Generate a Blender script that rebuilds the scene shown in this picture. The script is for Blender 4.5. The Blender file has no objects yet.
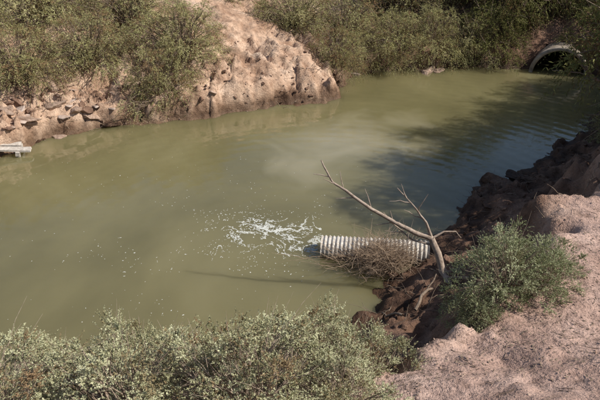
import bpy, math, random, bmesh
import numpy as np
from mathutils import Vector, noise as mnoise
R=np.random.default_rng(7); random.seed(7)
scene=bpy.context.scene
# ------------------------------------------------------------------ helpers
def ss(a,b,x):
    t=np.clip((x-a)/(b-a),0,1); return t*t*(3-2*t)
def _h(ix,iy,s):
    v=np.sin(ix*127.1+iy*311.7+s*74.7)*43758.5453
    return v-np.floor(v)
def vn(x,y,s=0):
    ix=np.floor(x);iy=np.floor(y);fx=x-ix;fy=y-iy
    fx=fx*fx*(3-2*fx);fy=fy*fy*(3-2*fy)
    a=_h(ix,iy,s);b=_h(ix+1,iy,s);c=_h(ix,iy+1,s);d=_h(ix+1,iy+1,s)
    return (a+(b-a)*fx)*(1-fy)+(c+(d-c)*fx)*fy
def fbm(x,y,s=0,o=4):
    r=0;a=.5
    for i in range(o):
        r=r+a*(vn(x,y,s+i)*2-1); x,y=x*1.62-y*1.18+13.7,x*1.18+y*1.62+7.1;a*=.5
    return r
def mesh_np(name,V,F,mat,attr=None,smooth=False):
    me=bpy.data.meshes.new(name)
    V=np.asarray(V,dtype=np.float32);F=np.asarray(F,dtype=np.int32)
    m,k=F.shape
    me.vertices.add(len(V));me.vertices.foreach_set('co',V.ravel())
    me.loops.add(m*k);me.loops.foreach_set('vertex_index',F.ravel())
    me.polygons.add(m);me.polygons.foreach_set('loop_start',np.arange(0,m*k,k,dtype=np.int32))
    try: me.polygons.foreach_set('loop_total',np.full(m,k,dtype=np.int32))
    except Exception: pass
    me.update(calc_edges=True)
    if smooth: me.polygons.foreach_set('use_smooth',np.ones(m,dtype=bool))
    if attr:
        for an,(dom,arr) in attr.items():
            a=me.attributes.new(an,'FLOAT',dom);a.data.foreach_set('value',np.asarray(arr,dtype=np.float32))
    if mat: me.materials.append(mat)
    me.validate();return me
def obj(name,me,loc=(0,0,0),rot=(0,0,0),sc=(1,1,1),parent=None):
    o=bpy.data.objects.new(name,me);scene.collection.objects.link(o)
    o.location=loc;o.rotation_euler=rot;o.scale=sc
    if parent: o.parent=parent
    return o
class Tubes:
    def __init__(s): s.V=[];s.F=[];s.n=0
    def add(s,pts,rad,k=6):
        pts=[Vector(p) for p in pts];n=len(pts)
        up=Vector((.13,.21,1)).normalized();
        for i,p in enumerate(pts):
            t=(pts[min(i+1,n-1)]-pts[max(i-1,0)]).normalized()
            a=t.cross(up)
            if a.length<.1: a=t.cross(Vector((1,0,0)))
            a.normalize();b=t.cross(a)
            for j in range(k):
                an=2*math.pi*j/k
                s.V.append(p+(a*math.cos(an)+b*math.sin(an))*rad[i])
        for i in range(n-1):
            for j in range(k):
                j2=(j+1)%k;q=s.n+i*k
                s.F.append((q+j,q+j2,q+k+j2,q+k+j))
        s.n+=n*k
    def mesh(s,name,mat): return mesh_np(name,np.array([tuple(v) for v in s.V]),np.array(s.F),mat,smooth=True)
def wob(p0,p1,n,amp,sag=0):
    p0=Vector(p0);p1=Vector(p1);out=[];o=Vector((random.random()*50,random.random()*50,0));L=(p1-p0).length
    for i in range(n+1):
        t=i/n;p=p0.lerp(p1,t)
        w=math.sin(math.pi*t)*.5+t*.5
        p+=Vector(mnoise.noise_vector(o+Vector((t*3,0,0))))*amp*L*w
        p.z+=sag*L*math.sin(math.pi*t)
        out.append(p)
    return out
# ------------------------------------------------------------------ materials
def newmat(name):
    m=bpy.data.materials.new(name);m.use_nodes=True
    nt=m.node_tree;nt.nodes.clear()
    o=nt.nodes.new('ShaderNodeOutputMaterial');b=nt.nodes.new('ShaderNodeBsdfPrincipled')
    nt.links.new(b.outputs[0],o.inputs[0]);return m,nt,b,o
def ramp(nt,fac,cols):
    r=nt.nodes.new('ShaderNodeValToRGB');e=r.color_ramp.elements
    while len(e)<len(cols): e.new(.5)
    for i,(p,c) in enumerate(cols): e[i].position=p;e[i].color=(*c,1)
    nt.links.new(fac,r.inputs[0]);return r.outputs[0]
def noise(nt,vec,scale,detail=6,rough=.6,dist=0):
    n=nt.nodes.new('ShaderNodeTexNoise');n.inputs['Scale'].default_value=scale;n.inputs['Detail'].default_value=detail
    n.inputs['Roughness'].default_value=rough;n.inputs['Distortion'].default_value=dist
    if vec: nt.links.new(vec,n.inputs['Vector'])
    return n.outputs['Fac']
def mix(nt,fac,a,b,mode='MIX'):
    m=nt.nodes.new('ShaderNodeMix');m.data_type='RGBA';m.blend_type=mode
    for s,v in ((m.inputs[0],fac),(m.inputs[6],a),(m.inputs[7],b)):
        if isinstance(v,(int,float)): s.default_value=v
        elif isinstance(v,tuple): s.default_value=(*v,1)
        else: nt.links.new(v,s)
    return m.outputs[2]
def math_(nt,op,a,b=None,c=None):
    m=nt.nodes.new('ShaderNodeMath');m.operation=op
    for s,v in zip(m.inputs,(a,b,c)):
        if v is None: continue
        if isinstance(v,(int,float)): s.default_value=v
        else: nt.links.new(v,s)
    return m.outputs[0]
def bump(nt,b,h,st,dist,prev=None):
    n=nt.nodes.new('ShaderNodeBump');n.inputs['Strength'].default_value=st;n.inputs['Distance'].default_value=dist
    nt.links.new(h,n.inputs['Height'])
    if prev: nt.links.new(prev,n.inputs['Normal'])
    if b: nt.links.new(n.outputs[0],b.inputs['Normal'])
    return n.outputs[0]
def pos(nt):
    g=nt.nodes.new('ShaderNodeNewGeometry');return g.outputs['Position']
def texco(nt): return nt.nodes.new('ShaderNodeTexCoord').outputs['Object']

def dirt_mat(name,ground=True):
    m,nt,b,o=newmat(name);p=pos(nt)
    n1=noise(nt,p,1.1,5,.68);n2=noise(nt,p,5.5,5,.68);n3=noise(nt,p,42,2,.7)
    bank=ramp(nt,n1,[(.3,(.24,.14,.09)),(.42,(.41,.265,.18)),(.55,(.58,.41,.295)),(.75,(.70,.545,.42))])
    path=ramp(nt,n1,[(.3,(.33,.21,.165)),(.45,(.45,.305,.245)),(.6,(.53,.375,.31)),(.75,(.62,.46,.38))])
    if ground:
        at=nt.nodes.new('ShaderNodeAttribute');at.attribute_name='pathmask'
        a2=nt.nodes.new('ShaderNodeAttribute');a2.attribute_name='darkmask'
        c=mix(nt,a2.outputs['Fac'],bank,ramp(nt,n1,[(.3,(.14,.08,.053)),(.5,(.25,.15,.103)),(.75,(.37,.24,.17))]))  # dark brown bank, with shade below the crest put into the colour
        c=mix(nt,at.outputs['Fac'],c,path)
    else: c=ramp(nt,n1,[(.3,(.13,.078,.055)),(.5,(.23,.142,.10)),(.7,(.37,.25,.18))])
    sp=ramp(nt,n2,[(.3,(.42,.39,.37)),(.46,(.9,.88,.87)),(.75,(1.2,1.18,1.15))])
    c=mix(nt,.9,c,sp,'MULTIPLY')
    sp2=ramp(nt,n3,[(.36,(.5,.47,.45)),(.47,(1,1,1)),(.68,(1.15,1.13,1.1))])
    c=mix(nt,math_(nt,'MULTIPLY',ramp(nt,n1,[(.35,(.3,)*3),(.6,(1,)*3)]),.8),c,sp2,'MULTIPLY')
    sx=nt.nodes.new('ShaderNodeSeparateXYZ');nt.links.new(p,sx.inputs[0])
    z=math_(nt,'ADD',sx.outputs[2],math_(nt,'MULTIPLY',math_(nt,'SUBTRACT',n1,.5),.6))
    wet_shade=ramp(nt,z,[(.10,(1,1,1)),(.5,(0,0,0))])  # damp near the waterline, carried higher to paint shade on bank and clods
    c=mix(nt,wet_shade,c,mix(nt,1.0,c,(.33,.30,.26),'MULTIPLY'))
    nt.links.new(c,b.inputs['Base Color'])
    nt.links.new(ramp(nt,z,[(.03,(.5,)*3),(.3,(.95,)*3)]),b.inputs['Roughness'])
    b.inputs['Specular IOR Level'].default_value=.2
    hh=math_(nt,'ADD',n2,math_(nt,'MULTIPLY',n3,.12))
    bump(nt,b,hh,.85,.08)
    return m
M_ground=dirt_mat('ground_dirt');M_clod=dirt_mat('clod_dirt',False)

def leaf_mat(name,cols,trans=.25):
    m=bpy.data.materials.new(name);m.use_nodes=True;nt=m.node_tree;nt.nodes.clear()
    o=nt.nodes.new('ShaderNodeOutputMaterial');b=nt.nodes.new('ShaderNodeBsdfDiffuse')
    at=nt.nodes.new('ShaderNodeAttribute');at.attribute_name='tint'
    oi=nt.nodes.new('ShaderNodeObjectInfo')
    f=math_(nt,'ADD',at.outputs['Fac'],math_(nt,'MULTIPLY',math_(nt,'SUBTRACT',oi.outputs['Random'],.5),.2))
    c=ramp(nt,f,cols)
    nt.links.new(c,b.inputs['Color'])
    t=nt.nodes.new('ShaderNodeBsdfTranslucent');nt.links.new(c,t.inputs[0])
    mx=nt.nodes.new('ShaderNodeMixShader');mx.inputs[0].default_value=trans
    nt.links.new(b.outputs[0],mx.inputs[1]);nt.links.new(t.outputs[0],mx.inputs[2]);nt.links.new(mx.outputs[0],o.inputs[0])
    return m
M_salt=leaf_mat('saltbush_leaf',[(0,(.31,.21,.12)),(.2,(.30,.28,.155)),(.5,(.44,.435,.26)),(.8,(.58,.57,.36)),(1,(.68,.66,.45))],.15)
M_salt2=leaf_mat('shrub_leaf',[(0,(.26,.20,.11)),(.2,(.21,.225,.115)),(.55,(.32,.345,.19)),(1,(.54,.555,.35))],.15)
M_tam=leaf_mat('tamarisk_leaf',[(0,(.34,.22,.12)),(.2,(.28,.25,.11)),(.55,(.45,.43,.20)),(1,(.68,.62,.34))],.25)
M_dark=leaf_mat('willow_leaf',[(0,(.17,.11,.055)),(.3,(.14,.14,.05)),(.7,(.22,.22,.08)),(1,(.39,.37,.15))],.25)
def simple(name,c1,c2,scale,rough=.85,bs=.5,bd=.01,det=5):
    m,nt,b,o=newmat(name);p=texco(nt);n=noise(nt,p,scale,det,.65)
    nt.links.new(ramp(nt,n,[(.3,c1),(.7,c2)]),b.inputs['Base Color']);b.inputs['Roughness'].default_value=rough
    bump(nt,b,n,bs,bd);return m
M_bark=simple('bark',(.12,.08,.055),(.28,.21,.15),22,det=2)
M_deadwood=simple('dead_wood',(.2,.14,.10),(.48,.38,.30),18,.8)
M_straw=simple('dry_stems',(.25,.17,.11),(.54,.40,.28),9,.8,det=2)
M_rock=simple('rock',(.20,.125,.088),(.50,.36,.27),4,.9,.7,.04,5)
M_greyrock=simple('pale_rock',(.26,.185,.145),(.60,.48,.40),5,.9,.7,.03,5)
M_conc=simple('concrete',(.17,.135,.10),(.52,.43,.34),5,.9,.5,.012,5)
M_plank=simple('weathered_wood',(.34,.29,.24),(.68,.62,.54),14,.85)
M_black=simple('inside_shade',(.03,.028,.025),(.06,.055,.05),4,det=2)  # near-black for both pipe interiors, shade put into the colour
# ------------------------------------------------------------------ terrain
POLY=np.array([(-60,9.5),(-20,11.0),(-11,12.0),(-7.7,13.1),(-6.6,14.8),(-4.85,15.8),(-2.94,16.4),(-.92,17.2),(.97,18.2),(1.2,19.4),(1.9,20.9),(3.7,21.6),(6.75,21.9),(8.4,21.75),(10.6,20.95),(10.9,19.8),(9.8,17.8),(8,15.8),(6.2,13.7),(5.3,12.5),(3.9,11.6),(3.4,10.8),(3.2,10.0),(2.1,9.15),(1.65,8.4),(1.2,7.7),(.7,6.8),(0,6.3),(-3,6.0),(-8,5.6),(-20,4),(-60,2)],float)
def sdf(x,y):
    x=np.asarray(x,float);y=np.asarray(y,float)
    D=np.full(x.shape,1e9);ins=np.zeros(x.shape,bool);n=len(POLY)
    for i in range(n):
        ax,ay=POLY[i];bx,by=POLY[(i+1)%n];ex,ey=bx-ax,by-ay
        t=np.clip(((x-ax)*ex+(y-ay)*ey)/(ex*ex+ey*ey),0,1)
        D=np.minimum(D,(x-ax-t*ex)**2+(y-ay-t*ey)**2)
        c=((ay>y)!=(by>y));
        if ay!=by: ins^=c&(x<(bx-ax)*(y-ay)/(by-ay)+ax)
    D=np.sqrt(D);return np.where(ins,-D,D)
def topw(x,y):
    yl=np.interp(x,[-60,-5,3,8,12,30],[7,10.5,14,17,19.5,22]);return ss(-1,1,y-yl)
def terrain(x,y):
    x=np.asarray(x,float);y=np.asarray(y,float)
    top=topw(x,y)
    d0=sdf(x,y)
    cul=np.exp(-(((x-9.5)**2+(y-21.3)**2)/3.5))
    d=d0+(fbm(x*.9,y*.9,3,4)*.5+fbm(x*3.1,y*3.1,31,4)*.24)*(1-cul)*ss(0,3,17-np.abs(x))
    dp=np.maximum(d,0)
    left=.58*ss(0,.35,dp)*(1+.8*fbm(x*.8,y*.8,5,3))+4.2*(1-np.exp(-.105*np.maximum(dp-.3,0)))
    far=.7*ss(0,.5,dp)*(1-cul)+cul*1.25*dp+1.3*ss(.5,5,dp)
    far=np.minimum(far,2.3)
    wf=ss(1,3.2,x)
    topz=left*(1-wf)+far*wf
    right=.16*ss(0,.2,dp)+.35*ss(.2,1.4,dp)+1.45*ss(1.35,2.55,dp+.25*fbm(x*1.3,y*1.3,61,3))
    near=np.minimum(.5*np.maximum(dp-2.6,0),2.3)*ss(7.0,3.0,y+np.maximum(x-1,0)*.25)
    bot=right+near
    z=topz*top+bot*(1-top)
    terr=(1-top)*ss(2.1,2.9,d)
    band=ss(0,.15,d)*(1-.7*ss(1.5,5,d))*(1-.93*terr)
    rid=1-np.abs(fbm(x*1.6,y*1.6,9,5))*2
    lx=ss(-3.2,-4.8,x)
    ridm=np.where(top>.5,.20+.12*lx,.2)*band*(1-.7*cul)
    z=z+(rid-.6)*ridm+fbm(x*3.5,y*3.5,17,5)*np.where(top>.5,.17,.15)*band+fbm(x*.35,y*.35,23,3)*.25*ss(2,8,d)
    g=np.abs(fbm(x*.8+y*.4,y*.6-x*.25,71,5));z=z-top*(1-wf)*band*.16*ss(.10,.0,g)
    zz=z+fbm(x*.7,y*.7,51,3)*.3
    st=.22;fr=zz/st-np.floor(zz/st)
    led=(ss(.4,.95,fr)-fr)*st
    z=z+led*top*(1-wf)*ss(.05,.3,d)*(1-ss(2.2,4,d))*(.35+.6*lx)
    z=z+fbm(x*9,y*9,41,3)*.05*ss(.1,.5,d)*(1-.6*terr)
    z=np.maximum(z,.03*ss(0,.1,d))
    z=np.where(d<0,-.6*ss(0,1.2,-d)-.01,z)
    return z
def axis(lo,hi,step,end):
    a=list(np.arange(lo,hi+1e-6,step));s=step;v=a[-1];o=[]
    while v<end: s*=1.22;v+=s;o.append(v)
    s=step;v=a[0];q=[]
    while v>-end: s*=1.22;v-=s;q.append(v)
    return np.array(q[::-1]+a+o)
xs=axis(-10.5,11.5,.065,600);ys=axis(2.2,24,.065,600)
X,Y=np.meshgrid(xs,ys);Z=terrain(X,Y)
CA=np.array((.38,.925));CC=np.array((9.5,21.35))
nx,ny=len(xs),len(ys)
I=np.arange(nx*ny).reshape(ny,nx)
F=np.stack([I[:-1,:-1],I[:-1,1:],I[1:,1:],I[1:,:-1]],-1).reshape(-1,4)
rx=X-CC[0];ry=Y-CC[1];al=rx*CA[0]+ry*CA[1];pe=np.abs(rx*CA[1]-ry*CA[0])
inside=((al>-.75)&(al<6)&(np.hypot(pe,Z+.06)<.91)).ravel()
F=F[~inside[F].any(1)]
D=sdf(X,Y);TW=topw(X,Y)
pm=ss(1.9,2.6,D+.3*fbm(X,Y,88,3))*(1-TW)
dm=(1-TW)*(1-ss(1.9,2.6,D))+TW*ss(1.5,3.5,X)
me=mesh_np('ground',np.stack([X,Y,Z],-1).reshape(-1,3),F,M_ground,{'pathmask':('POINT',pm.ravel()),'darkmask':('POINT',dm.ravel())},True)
obj('ground',me)
def gz(x,y): return float(terrain(np.array([x]),np.array([y]))[0])
# ------------------------------------------------------------------ water
m,nt,b,o=newmat('murky_water');p=pos(nt)
n1=noise(nt,p,.22,4,.55,.6);
c=ramp(nt,n1,[(.3,(.135,.118,.053)),(.55,(.192,.167,.078)),(.75,(.245,.214,.110))])
mq=nt.nodes.new('ShaderNodeMapping');nt.links.new(p,mq.inputs[0]);mq.inputs['Location'].default_value=(-.5,-6.3,0);mq.inputs['Scale'].default_value=(.42,.43,1)
lq=nt.nodes.new('ShaderNodeVectorMath');lq.operation='LENGTH';nt.links.new(mq.outputs[0],lq.inputs[0])
milky_reflection=math_(nt,'ADD',lq.outputs['Value'],math_(nt,'MULTIPLY',math_(nt,'SUBTRACT',noise(nt,p,.45,3,.5,.8),.5),2.4))
c=mix(nt,ramp(nt,milky_reflection,[(.1,(.95,)*3),(1.7,(0,0,0))]),c,(.33,.29,.18))  # milky patch, with the sandy bank's reflection painted into the water colour
nt.links.new(c,b.inputs['Base Color']);b.inputs['Roughness'].default_value=.015;b.inputs['IOR'].default_value=1.5
b.subsurface_method='BURLEY'
b.inputs['Subsurface Weight'].default_value=.9;b.inputs['Subsurface Scale'].default_value=.8
b.inputs['Subsurface Radius'].default_value=(1,.9,.6)
mp=nt.nodes.new('ShaderNodeMapping');nt.links.new(p,mp.inputs[0]);mp.inputs['Location'].default_value=(-.2,-9.2,0)
w=nt.nodes.new('ShaderNodeTexWave');w.wave_type='RINGS';w.rings_direction='SPHERICAL';w.inputs['Scale'].default_value=.8
w.inputs['Distortion'].default_value=3.5;w.inputs['Detail'].default_value=1;w.inputs['Detail Scale'].default_value=.5
nt.links.new(mp.outputs[0],w.inputs[0])
mp1=nt.nodes.new('ShaderNodeMapping');nt.links.new(p,mp1.inputs[0]);mp1.inputs['Scale'].default_value=(1,1.7,1);mp1.inputs['Rotation'].default_value=(0,0,.3)
q=bump(nt,None,math_(nt,'ADD',math_(nt,'MULTIPLY',w.outputs['Fac'],.45),noise(nt,mp1.outputs[0],2.6,2,.5)),.22,.02)
mp2=nt.nodes.new('ShaderNodeMapping');nt.links.new(p,mp2.inputs[0]);mp2.inputs['Scale'].default_value=(1,2.2,1)
bump(nt,b,noise(nt,mp2.outputs[0],11,1,.5),.10,.006,q)
me=mesh_np('water',[(-60,1,0),(14,1,0),(14,28,0),(-60,28,0)],[(0,1,2,3)],m);obj('water',me)
mf,ntf,bf,of=newmat('foam');bf.inputs['Base Color'].default_value=(.64,.64,.58,1);bf.inputs['Roughness'].default_value=.7
FV=[];FF=[]
def fleck(x,y,r,an=0,st=1):
    if x>.34 and y<9.55: return
    k=7;i0=len(FV);ca,sa=math.cos(an),math.sin(an)
    FV.append((x,y,.009))
    for j in range(k):
        t=2*math.pi*j/k;q=r*random.uniform(.45,1.2);u=q*math.cos(t)*st;v=q*math.sin(t)/st
        FV.append((x+u*ca-v*sa,y+u*sa+v*ca,.004))
    for j in range(k): FF.append((i0,i0+1+j,i0+1+(j+1)%k))
def arc(pts,n,w):
    P=[Vector((*q,0)) for q in pts]
    for _ in range(n):
        t=random.random()*(len(P)-1);i=int(t);f=t-i
        a,b_=P[i],P[i+1];c=a.lerp(b_,f);dd=(b_-a);an=math.atan2(dd.y,dd.x)
        ww=w*random.choice([.5,1,1,2.2])
        x=c.x+random.gauss(0,ww);y=c.y+random.gauss(0,ww)
        if float(fbm(np.array([x*4.]),np.array([y*6.]),15,3)[0])<-.1: continue
        fleck(x,y,random.uniform(.003,.02),an+random.uniform(-.4,.4),random.uniform(1,2.2))
arc([(.36,9.75),(.15,10.0),(-.15,10.12),(-.5,9.97),(-.68,9.7),(-.5,9.55)],760,.06)
arc([(-.55,10.35),(-.95,10.4),(-1.25,10.2),(-1.35,9.9),(-1.15,9.6),(-.9,9.45)],560,.065)
arc([(.3,9.45),(.05,9.6),(-.3,9.75),(-.75,10.05),(-.9,10.2)],700,.06)
arc([(.34,9.3),(.1,9.25),(-.15,9.35),(-.4,9.55)],240,.06)
N_=80000
fx=R.uniform(-2.1,.42,N_);fy=R.uniform(8.9,10.9,N_)
wx=fbm(fx*1.3,fy*1.3,91,3)*.7;wy=fbm(fx*1.3,fy*1.3,95,3)*.7
v=np.abs(fbm((fx+wx)*2.0,(fy+wy)*3.0,99,3))
prox=np.exp(-(((fx+.4)/.9)**2+((fy-9.85)/.48)**2))
k=(v<.085*prox)&(R.random(N_)<.5)
for x,y in zip(fx[k][:3200],fy[k][:3200]): fleck(x,y,random.uniform(.003,.012),random.random()*3,random.uniform(1,2))
for _ in range(1150):
    x=random.gauss(-1.5,1.4);y=random.gauss(9.8,1.35)
    if sdf(x,y)>-.3: continue
    if float(fbm(np.array([x*1.1]),np.array([y*1.6]),77,3)[0])<.06: continue
    fleck(x,y,random.uniform(.003,.012)*random.choice([1,1,1,1.5]),random.random()*3,random.uniform(1,1.7))
for _ in range(120):
    x=random.uniform(-6.5,2);y=random.uniform(6.8,14)
    if sdf(x,y)>-.3: continue
    fleck(x,y,random.uniform(.003,.011))
obj('foam',mesh_np('foam',FV,FF,mf))
# ------------------------------------------------------------------ foliage
def foliage(name,clumps,spc,k,L,leaf,mat,droop=0.3,upb=.5,shell=.6,dead=0.03,base=(0,0,0),branch_r=.025,lw=.45,tw=7,spiky=0,bmat=None):
    C=np.array(clumps);cen=C[:,:3].mean(0)
    n=len(C)*spc
    cl=np.repeat(np.arange(len(C)),spc)
    u=R.normal(size=(n,3));u/=np.linalg.norm(u,axis=1)[:,None]
    rr=C[cl,3]*(shell+(1-shell)*R.random(n))*.9
    P=C[cl,:3]+u*rr[:,None]*np.array((1,1,.8))
    ctint=R.random(len(C))
    out=P-cen;out/=np.linalg.norm(out,axis=1)[:,None]+1e-6
    dr=u*.7+out*.5+np.array((0,0,upb))+R.normal(size=(n,3))*.35
    dr/=np.linalg.norm(dr,axis=1)[:,None]
    Ls=L*(.5+R.random(n)+spiky*R.random(n)**4)
    s=(np.arange(k)+.5)/k
    S=(s[None,:]+R.normal(size=(n,k))*.02)
    Q=P[:,None,:]+dr[:,None,:]*(S*Ls[:,None])[:,:,None]
    Q[:,:,2]-=droop*(S*Ls[:,None])**2/L
    tang=np.repeat(dr[:,None,:],k,1).copy();tang[:,:,2]-=2*droop*S*Ls[:,None]/L
    rnd=R.normal(size=(n,k,3));ld=tang*.7+rnd*.6;ld/=np.linalg.norm(ld,axis=2)[:,:,None]
    sd=np.cross(ld,R.normal(size=(n,k,3)));sd/=np.linalg.norm(sd,axis=2)[:,:,None]+1e-6
    ll=leaf*(.6+.8*R.random((n,k)))*(1-.4*S)
    a=Q;c=Q+ld*ll[:,:,None];mid=(a*.55+c*.45)
    b1=mid+sd*(ll*lw/2)[:,:,None];b2=mid-sd*(ll*lw/2)[:,:,None]
    V=np.stack([a,b1,c,b2],2).reshape(-1,3)
    F=np.arange(len(V)).reshape(-1,4)
    t=(.5+.6*(ctint[cl]-.5)+.12*R.normal(size=n))[:,None]+.1*R.normal(size=(n,k))+.18*(S-.5)
    t=np.clip(t,.12,1);dd=(R.random(n)<dead)|(ctint[cl]<dead*.7);t[dd]=R.random((dd.sum(),k))*.1
    t=t.reshape(-1)
    me=mesh_np(name+'_leaves',V,F,mat,{'tint':('FACE',t)})
    T=Tubes()
    bz=Vector(base)
    for (x,y,z,r) in clumps:
        p1=Vector((x,y,z));st=bz+Vector((random.uniform(-.1,.1),random.uniform(-.1,.1),0))
        pts=wob(st,p1,6,.14,.05);T.add(pts,[branch_r*(1-.8*i/6)*random.uniform(.7,1.1) for i in range(7)],5)
        for _ in range(tw):
            q=p1+Vector(R.normal(size=3))*r*.9
            if spiky and random.random()<.25: q=p1+(p1-Vector(cen)).normalized()*r*random.uniform(1.2,2.4)+Vector(R.normal(size=3))*r*.4
            T.add(wob(pts[random.choice([3,4,5])],q,3,.15),[branch_r*.3,branch_r*.22,branch_r*.16,branch_r*.08],3)
    mb=T.mesh(name+'_branches',bmat or M_bark)
    return me,mb
def dome(n,rx,ry,h,cr,base=.15,fill=.25,sep=.55,lumpa=.22):
    out=[]
    g=0;ph0=random.random()*6
    while len(out)<n and g<30000:
        g+=1
        a=random.random()*2*math.pi;ph=math.acos(random.uniform(-.05,1))
        f=random.uniform(.82,1.06) if random.random()>fill else random.uniform(.3,.8)
        lump=1+lumpa*math.sin(a*3+ph0)+.14*math.sin(a*5+ph*3)
        x=rx*math.sin(ph)*math.cos(a)*f*lump;y=ry*math.sin(ph)*math.sin(a)*f*lump;z=base+h*math.cos(ph)*f*(1+.15*math.sin(a*4+ph0))
        r=cr*random.uniform(.55,1.35)
        if all((x-q[0])**2+(y-q[1])**2+(z-q[2])**2>(sep*(r+q[3]))**2 for q in out): out.append((x,y,z,r))
    return out
def place(name,pair,loc,rz=0,s=1,sz=None):
    e=bpy.data.objects.new(name,None);scene.collection.objects.link(e)
    e.location=loc;e.rotation_euler=(0,0,rz);e.scale=(s,s,sz or s)
    obj('leaves',pair[0],parent=e);obj('branches',pair[1],parent=e)
    return e
M_twig=simple('twig',(.20,.14,.10),(.44,.35,.26),22,det=2)
salt=[foliage('saltbush%d'%i,dome(110,.76,.70,.87,.125,.1,.12,.58,.28),27,17,.052,.021,M_salt,droop=.1,upb=.35,shell=.25,dead=.09,branch_r=.012,lw=.62,tw=5,spiky=2.5,bmat=M_twig) for i in range(3)]
for (x,y,rz,s,sz) in [(-.85,4.4,.3,1.0,1.45),(-.3,4.45,2.2,.8,1.0),(.2,4.4,2.9,.8,.98),(.68,4.35,4.0,.76,.80),(-1.65,4.35,1.2,.95,1.0),(-2.45,4.35,5.0,.95,.74),(-3.25,4.35,3.1,.9,.52),
                      (-.4,3.4,1.9,1,.9),(-1.4,3.4,.5,1.05,.8),(-2.4,3.3,2.6,1.05,.7),(.35,3.55,5.5,.75,.62),(-4.3,4.4,.9,1.1,.7)]:
    i=random.randrange(3);place('saltbush',salt[i],(x,y,gz(x,y)-.05),rz,s,sz)
gre=[foliage('shrub%d'%i,dome(100,.76,.70,.8,.13,.1,.15,.56,.3),32,18,.055,.022,M_salt2,droop=.1,upb=.4,shell=.25,dead=.05,branch_r=.012,lw=.55,tw=5,spiky=2.5,bmat=M_twig) for i in range(1)]
place('green_shrub',gre[0],(2.30,5.45,gz(2.3,5.3)-.10),1.0,.74,.84)
place('green_shrub',gre[0],(2.85,5.65,gz(2.95,5.75)-.12),4.4,.62,.66)
place('green_shrub',gre[0],(1.95,5.15,gz(1.95,5.0)-.08),4.6,.45,.45)
tam=[foliage('tamarisk%d'%i,dome(80,1.35,1.2,1.5,.27,.2,.3,.5),22,18,.25,.06,M_tam,droop=.6,upb=.3,shell=.4,dead=.1,branch_r=.03,lw=.26,tw=5,spiky=1.5) for i in range(2)]
for (x,y,dz,rz,s,sz) in [(-8.0,16.4,0,.4,1.1,.9),(-6.2,17.4,0,2.0,1.0,.9),(-4.2,16.9,-.35,1.1,.85,.95),(-3.7,18.3,0,4.0,1.1,.95),(-5.6,19.9,0,3.0,1.2,1.1),(-8.2,19.5,0,3.6,1.4,1.2),
                       (-9.9,17.4,0,5,1.2,1.1),(1.2,20.2,-.3,0,.8,.85),(1.6,22.0,0,2.4,1.1,1.1),(-.1,22.4,0,4.4,1.1,1),(2.6,21.8,-.65,1.9,.75,.8),(3.6,22.2,-.6,1.4,1.0,1.0),(4.9,22.6,-.6,3.7,1.0,1.05),(-2.7,23.9,0,.3,1.2,1.0),
                       (3.6,24.7,0,.8,1.5,1.5),(6.1,22.5,-.8,2.2,.85,.95)]:
    place('tamarisk',random.choice(tam),(x,y,gz(x,y)+dz),rz,s,sz)
dk=[foliage('willow%d'%i,dome(95,1.9,1.8,1.8,.40,1.2,.4,.48),22,18,.42,.09,M_dark,droop=.6,upb=.2,shell=.4,dead=.1,branch_r=.06,lw=.28,tw=5) for i in range(2)]
for (x,y,dz,rz,s,sz) in [(7.2,23.0,-1.7,.4,.8,.9),(8.6,24.4,-1.0,2.0,1,1),(10.4,24.0,-1.2,3.0,1,1.0),(12.4,22.4,-1.4,4.0,1,1),(6.6,25.6,-.5,5,1.3,1.3),
                       (12.3,20.9,-1.7,1.5,.65,.8),(8.3,23.3,-2.2,2.6,.6,.8),
                       (7.5,10.3,-.5,.8,1.15,1.3),(9.3,11.6,-.4,1.7,1.2,1.4),(8.5,12.2,-.9,2.7,.9,1.2),(10.2,13.4,-.5,3.3,1.2,1.4),(12.0,15.4,-.4,3.3,1.2,1.4),(13.9,18.0,-.5,5.1,1.3,1.4),(11.9,13.0,0,.3,1.3,1.5)]:
    place('willow_tree',random.choice(dk),(x,y,gz(x,y)+dz),rz,s,sz)
for (x,y,dz,rz,s) in [(9.0,15.0,-.6,.5,.8),(8.1,13.8,-.5,4.5,.6),(10.6,16.6,-.7,2.5,.65)]:
    place('tamarisk',random.choice(tam),(x,y,gz(x,y)+dz),rz,s)
# ------------------------------------------------------------------ rocks
def rockmesh(name,mat,seed,flat=.7,ang=.35,sub=3):
    bm=bmesh.new();bmesh.ops.create_icosphere(bm,subdivisions=sub,radius=1)
    o=Vector((seed*7.3,seed*3.1,seed))
    pl=[Vector(R.normal(size=3)).normalized() for _ in range(11)]
    for v in bm.verts:
        p=v.co.copy()
        for q in pl:
            dd=p.dot(q)-.58
            if dd>0: p-=q*dd*.98
        p*=1+ang*mnoise.noise(p*1.3+o)+.12*mnoise.noise(p*4+o)+.06*mnoise.noise(p*10+o)
        p.z*=flat;v.co=p
    me=bpy.data.meshes.new(name);bm.to_mesh(me);bm.free();me.materials.append(mat)
    for f in me.polygons: f.use_smooth=(sub>2)
    return me
RM=[rockmesh('rock%d'%i,M_rock if i%3 else M_greyrock,i+1,random.uniform(.35,.6),sub=4) for i in range(6)]
for (x,y,s,dz) in [(-6.7,15.5,.3,.0),(-7.4,15.2,.36,-.1),(-6.2,15.5,.22,0),(-5.9,15.75,.26,-.06),(-7.2,14.6,.24,0),(-6.55,15.0,.18,0),(-8.0,14.9,.4,-.1),(-7.9,14.0,.2,0),(4.6,21.3,.40,.15),(5.2,21.5,.25,0),(2.0,21.0,.2,0),(-7.6,14.4,.17,0)]:
    i=random.randrange(6)
    obj('rock',RM[i],(x,y,gz(x,y)+dz),(random.uniform(-.6,.6),random.uniform(-.4,.4),random.random()*6),(s*random.uniform(1.0,1.7),s,s))
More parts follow.
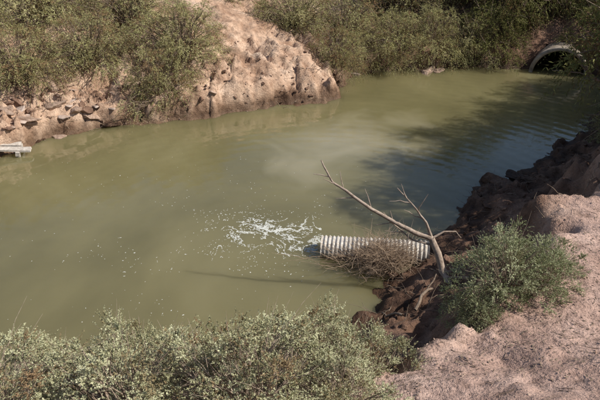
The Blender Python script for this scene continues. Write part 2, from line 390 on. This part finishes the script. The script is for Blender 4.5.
def scatter(name,mat,pts,sub=2,fl=(.5,.8)):
    base=[rockmesh('t%d'%i,mat,i+30+len(pts),random.uniform(*fl),sub=sub) for i in range(6)]
    Vs=[];Fs=[];n=0
    for (x,y,z,s) in pts:
        b=random.choice(base);a=np.empty(len(b.vertices)*3);b.vertices.foreach_get('co',a);a=a.reshape(-1,3)
        f=np.empty(len(b.polygons)*3,dtype=np.int32);b.polygons.foreach_get('vertices',f);f=f.reshape(-1,3)
        t=random.random()*6.28;c_,s_=math.cos(t),math.sin(t)
        a=a*s*np.array((random.uniform(.8,1.6),1,random.uniform(.7,1.1)))
        th=random.gauss(0,.45);a=np.stack([a[:,0]*math.cos(th)-a[:,2]*math.sin(th),a[:,1],a[:,0]*math.sin(th)+a[:,2]*math.cos(th)],-1)
        a=np.stack([a[:,0]*c_-a[:,1]*s_,a[:,0]*s_+a[:,1]*c_,a[:,2]],-1)+np.array((x,y,z))
        Vs.append(a);Fs.append(f+n);n+=len(a)
    return obj(name,mesh_np(name,np.concatenate(Vs),np.concatenate(Fs),mat,smooth=sub>2))
def bankpts(n,x0,x1,y0,y1,dmin,dmax,smin,smax,emb=.3):
    xx=R.uniform(x0,x1,n*12);yy=R.uniform(y0,y1,n*12);dd=sdf(xx,yy);k=(dd>dmin)&(dd<dmax);xx=xx[k][:n];yy=yy[k][:n];zz=terrain(xx,yy)
    s=smin+(smax-smin)*R.random(len(xx))**3
    return [(a,b,c-emb*q*.5,q) for a,b,c,q in zip(xx,yy,zz,s)]
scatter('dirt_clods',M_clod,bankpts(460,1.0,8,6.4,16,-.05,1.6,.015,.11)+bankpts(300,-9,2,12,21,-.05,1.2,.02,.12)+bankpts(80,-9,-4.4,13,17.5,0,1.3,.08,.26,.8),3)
scatter('bank_rubble',M_rock,bankpts(80,-9,-4.4,13,17.5,-.05,1.5,.03,.22,.6)+bankpts(40,-4,1.5,15.5,20,0,1.4,.03,.13,.8),2,(.35,.6))
scatter('broken_ledge_slabs',M_greyrock,bankpts(20,-9,-4.8,13,17.5,.1,.9,.12,.38,.6),2,(.16,.28))
scatter('bank_stones',M_rock,bankpts(900,-9,2,12,22,0,3,.01,.05))
scatter('path_pebbles',M_rock,bankpts(3000,.3,6,2.2,9,1.9,6,.004,.018))
for (x,y,s) in [(4.5,11.7,.36),(5.1,12.1,.3),(4.15,11.3,.26),(5.6,12.6,.3),(3.9,10.6,.22),(6.0,13.2,.3)]:
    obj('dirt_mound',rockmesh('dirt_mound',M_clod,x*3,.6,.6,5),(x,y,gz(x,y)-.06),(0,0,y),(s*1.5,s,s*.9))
# ------------------------------------------------------------------ concrete culvert
def lathe(name,prof,mat,k=64,sm=False):
    V=[];F=[];n=len(prof)
    for j in range(k):
        a=2*math.pi*j/k
        for (r,y) in prof: V.append((r*math.cos(a),y,r*math.sin(a)))
    for j in range(k):
        j2=(j+1)%k
        for i in range(n-1): F.append((j*n+i,j*n+i+1,j2*n+i+1,j2*n+i))
    return mesh_np(name,V,F,mat,smooth=sm)
e=bpy.data.objects.new('culvert',None);scene.collection.objects.link(e)
e.location=(CC[0]-CA[0]*.42,CC[1]-CA[1]*.42,-.03);e.rotation_euler=(0,0,-math.atan2(CA[0],CA[1]))
obj('pipe_shell',lathe('pipe_shell',[(.87,7),(.87,.03),(.885,0),(.99,0),(1.01,.03),(1.01,.2),(.96,.24),(.96,7)],M_conc),parent=e)
obj('pipe_inner_shade',lathe('pipe_inner_shade',[(.865,.35),(.863,6.9),(0.01,6.9)],M_black),parent=e)  # dark inner sleeve and end cap painting the shade inside the culvert
# ------------------------------------------------------------------ corrugated outfall pipe
mc,ntc,bc,oc=newmat('galvanised_metal');pc=texco(ntc)
n_=noise(ntc,pc,4,6,.65);bc.inputs['Metallic'].default_value=.1;bc.inputs['Roughness'].default_value=.6
cc=ramp(ntc,n_,[(.3,(.42,.37,.31)),(.5,(.58,.54,.48)),(.7,(.70,.67,.62))])
nst=noise(ntc,pc,18,5,.75);cc=mix(ntc,.8,cc,ramp(ntc,nst,[(.35,(.45,.34,.24)),(.55,(1,1,1))]),'MULTIPLY')
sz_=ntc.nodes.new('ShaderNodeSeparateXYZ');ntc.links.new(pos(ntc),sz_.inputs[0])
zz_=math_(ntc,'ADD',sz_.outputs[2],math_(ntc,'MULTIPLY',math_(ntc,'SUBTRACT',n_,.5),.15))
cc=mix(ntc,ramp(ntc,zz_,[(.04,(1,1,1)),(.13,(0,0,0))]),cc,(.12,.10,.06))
ntc.links.new(cc,bc.inputs['Base Color'])
prof=[];Lp=1.95;N=int(Lp/.011)
for i in range(N+1):
    y=Lp*i/N;prof.append((.232+.013*math.cos(2*math.pi*y/.075),y))
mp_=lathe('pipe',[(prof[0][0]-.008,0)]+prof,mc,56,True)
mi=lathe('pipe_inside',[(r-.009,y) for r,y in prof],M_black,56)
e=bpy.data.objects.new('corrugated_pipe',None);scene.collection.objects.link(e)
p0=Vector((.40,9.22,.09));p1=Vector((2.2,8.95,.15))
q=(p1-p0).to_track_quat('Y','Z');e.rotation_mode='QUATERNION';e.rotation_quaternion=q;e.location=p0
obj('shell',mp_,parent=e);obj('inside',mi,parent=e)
# ------------------------------------------------------------------ dead tree branch
T=Tubes()
def br(pts,r0,r1,k=7,amp=.03,seg=4):
    full=[]
    for a,b_ in zip(pts[:-1],pts[1:]):
        w=wob(a,b_,seg,amp);full+=w if not full else w[1:]
    n=len(full);T.add(full,[r0+(r1-r0)*(i/(n-1))**.8*random.uniform(.95,1.05) for i in range(n)],k);return full
g0=gz(2.35,7.5)
t0=br([(2.42,7.4,g0-.15),(2.28,7.8,.6),(2.1,8.0,1.05)],.08,.052,8,.06)
a=br([(2.1,8.0,1.05),(1.72,8.0,1.22),(1.25,8.02,1.48),(.72,8.1,1.85),(.5,8.15,1.98),(.32,8.2,2.32)],.048,.010,7,.07)
for i,dv in [(6,(-.28,.1,-.12)),(9,(-.1,.1,.3)),(11,(-.3,0,-.02)),(13,(-.05,.1,.25)),(15,(-.2,0,.1)),(4,(.0,-.1,-.25)),(17,(-.25,0,.05))]:
    if i<len(a): br([a[i],a[i]+Vector(dv)*.6,a[i]+Vector(dv)],.011,.004,4,.15,3)
b1=br([(2.1,8.0,1.05),(1.98,8.0,1.35),(1.78,7.98,1.62),(1.5,8.1,1.9)],.03,.007,6,.07)
for i,dv in [(5,(-.3,.05,.12)),(7,(.12,0,.3)),(9,(-.33,0,.02)),(10,(-.1,0,.25))]: br([b1[i],b1[i]+Vector(dv)],.012,.004,4,.15,4)
br([(2.1,8.0,1.05),(2.3,8.05,1.15),(2.5,8.1,1.12),(2.6,8.1,1.0)],.022,.005)
b3=br([(2.15,7.95,.95),(1.8,8.0,1.02),(1.5,8.1,1.25),(1.42,8.1,1.5)],.022,.005)
for i,dv in [(6,(-.3,.05,.0)),(8,(-.2,0,.22))]: br([b3[i],b3[i]+Vector(dv)],.01,.004,4,.12,4)
obj('dead_branch',T.mesh('dead_branch',M_deadwood))
T=Tubes()
for (a_,b_,r) in [((2.3,7.7,.0),(3.1,8.6,.15),.05),((1.7,6.9,.1),(2.2,7.7,.3),.03),((2.5,8.0,.1),(3.4,9.1,.1),.03),((1.5,6.8,.1),(1.2,7.3,0),.025),((2.6,7.2,.1),(2.2,8.3,.0),.035)]:
    a_=Vector(a_);b_=Vector(b_);a_.z+=gz(a_.x,a_.y);b_.z=gz(b_.x,b_.y)+.06
    T.add(wob(a_,b_,8,.25),[r*(1-.7*i/8)*random.uniform(.85,1.1) for i in range(9)],7)
for _ in range(620):
    x=random.uniform(1.0,5.8);y=random.uniform(6.4,13);d_=float(sdf(x,y))
    if d_<.0 or d_>2.3: continue
    z=gz(x,y);v=Vector((random.gauss(0,.22),random.gauss(0,.22),random.uniform(-.05,.2)));r=random.uniform(.3,.8)
    T.add(wob((x,y,z),Vector((x,y,z+.02))+v,4,.2),[.01*r,.008*r,.006*r,.004*r,.002*r],4)
for _ in range(260):
    x=random.uniform(.3,5.8);y=random.uniform(2.4,8);d_=float(sdf(x,y))
    if d_<2.0: continue
    th=random.random()*6.28;l=random.uniform(.04,.22);x2=x+l*math.cos(th);y2=y+l*math.sin(th)
    T.add(wob((x,y,gz(x,y)+.008),(x2,y2,gz(x2,y2)+.015),3,.15),[.004,.003,.003,.001],3)
obj('driftwood',T.mesh('driftwood',M_bark))
T=Tubes()
for _ in range(1100):
    c0=Vector((random.gauss(1.48,.22),random.gauss(8.66,.18),random.uniform(-.02,.42)))
    th=random.random()*2*math.pi;dv=Vector((math.cos(th)*1.0,math.sin(th)*.6,random.uniform(-.3,1.3))).normalized()*random.uniform(.15,.62)
    r=random.uniform(.002,.005)
    T.add(wob(c0-dv*.4,c0+dv,5,.2,random.uniform(-.08,.12)),[r,r,r*.9,r*.8,r*.6,r*.3],3)
for _ in range(70):
    c0=Vector((random.gauss(1.0,.3),random.gauss(8.75,.13),random.uniform(.02,.25)))
    dv=Vector((-random.uniform(.2,.8),random.gauss(0,.2),random.uniform(-.08,.4)))
    T.add(wob(c0,c0+dv,5,.1,.05),[.005,.005,.004,.003,.002,.001],3)
obj('dead_brush',T.mesh('dead_brush',M_straw))
T=Tubes()
for _ in range(1700):
    if random.random()<.55: x=random.uniform(-8.5,1.5);y=random.uniform(13,20)
    else: x=random.uniform(1.5,11);y=random.uniform(20,23)
    d_=float(sdf(x,y))
    if d_<.02 or d_>2.2: continue
    z=gz(x,y);v=Vector((random.gauss(0,.25),random.gauss(-.1,.2),random.uniform(-.1,.5)));r=random.uniform(.5,1.1)
    T.add(wob((x,y,z-.02),Vector((x,y,z))+v,4,.2,.05),[.009*r,.008*r,.006*r,.004*r,.002*r],4)
obj('dry_twigs',T.mesh('dry_twigs',M_straw))
n=12000;xx=R.uniform(.3,6.5,n);yy=R.uniform(2.2,9,n);dd=sdf(xx,yy);k=(dd>1.9)&(fbm(xx*1.2,yy*1.2,64,3)>-.12);xx=xx[k];yy=yy[k];zz=terrain(xx,yy)+.006
n=len(xx);a=R.random(n)*6.28;l=.006+.02*R.random(n)**2;w_=l*.35
ux,uy=np.cos(a)*l,np.sin(a)*l;vx,vy=-np.sin(a)*w_,np.cos(a)*w_
V=np.stack([np.stack([xx-ux,yy-uy,zz],-1),np.stack([xx+vx,yy+vy,zz+.006],-1),np.stack([xx+ux,yy+uy,zz+.003],-1),np.stack([xx-vx,yy-vy,zz],-1)],1).reshape(-1,3)
obj('leaf_litter',mesh_np('leaf_litter',V,np.arange(len(V)).reshape(-1,4),M_bark))
def board(name,L,W,H,loc,rot,parent=None):
    bm=bmesh.new();bmesh.ops.create_cube(bm,size=1);bmesh.ops.scale(bm,vec=(L,W,H),verts=bm.verts)
    bmesh.ops.subdivide_edges(bm,edges=bm.edges[:],cuts=5,use_grid_fill=True)
    for v in bm.verts:
        nn=mnoise.noise_vector(v.co*5+Vector(loc));v.co+=Vector((nn.x*.03,nn.y*.02,nn.z*.012))
    me=bpy.data.meshes.new(name);bm.to_mesh(me);bm.free();me.materials.append(M_plank);return obj(name,me,loc,rot,parent=parent)
e=bpy.data.objects.new('plank_jetty',None);scene.collection.objects.link(e);e.location=(-7.6,13.8,.22);e.rotation_euler=(.05,.06,.25)
for i in range(3): board('plank_%d'%i,1.5-.2*i,.2,.05,(-.15*i,.24*i-.2,.02*i),(0.02*i,.03,.08*i-.06),e)
board('crossbeam_1',.1,.8,.1,(.45,.0,-.08),(0,0,0),e);board('crossbeam_2',.1,.8,.1,(-.5,.0,-.08),(0,0,.1),e)
board('post',.1,.1,.6,(.45,-.3,-.35),(0,.05,0),e);board('post',.1,.1,.6,(.45,.3,-.35),(0,-.05,0),e)
# ------------------------------------------------------------------ light, sky, camera
el=math.radians(44);Sx,Sy=.985,-.17;l_=math.hypot(Sx,Sy);Sx/=l_;Sy/=l_
S=Vector((Sx*math.cos(el),Sy*math.cos(el),math.sin(el)))
L=bpy.data.lights.new('sun','SUN');L.energy=5.0;L.angle=math.radians(.53);L.color=(1,.955,.88)
lo=bpy.data.objects.new('sun',L);scene.collection.objects.link(lo);lo.rotation_euler=S.to_track_quat('Z','Y').to_euler();lo.location=(20,-10,25)
W=bpy.data.worlds.new('World');scene.world=W;W.use_nodes=True;nt=W.node_tree
bg=nt.nodes['Background'];sk=nt.nodes.new('ShaderNodeTexSky');sk.sky_type='NISHITA';sk.sun_disc=False
sk.sun_elevation=el;sk.sun_rotation=math.atan2(Sx,Sy);nt.links.new(sk.outputs[0],bg.inputs[0]);bg.inputs[1].default_value=.105
cam=bpy.data.cameras.new('camera');co=bpy.data.objects.new('camera',cam);scene.collection.objects.link(co)
cam.lens=35.3;cam.sensor_width=36;cam.clip_end=2000;co.location=(0,0,6);co.rotation_euler=(math.radians(90-28),0,0)
scene.camera=co
scene.view_settings.view_transform='Standard';scene.view_settings.look='None';scene.view_settings.exposure=0
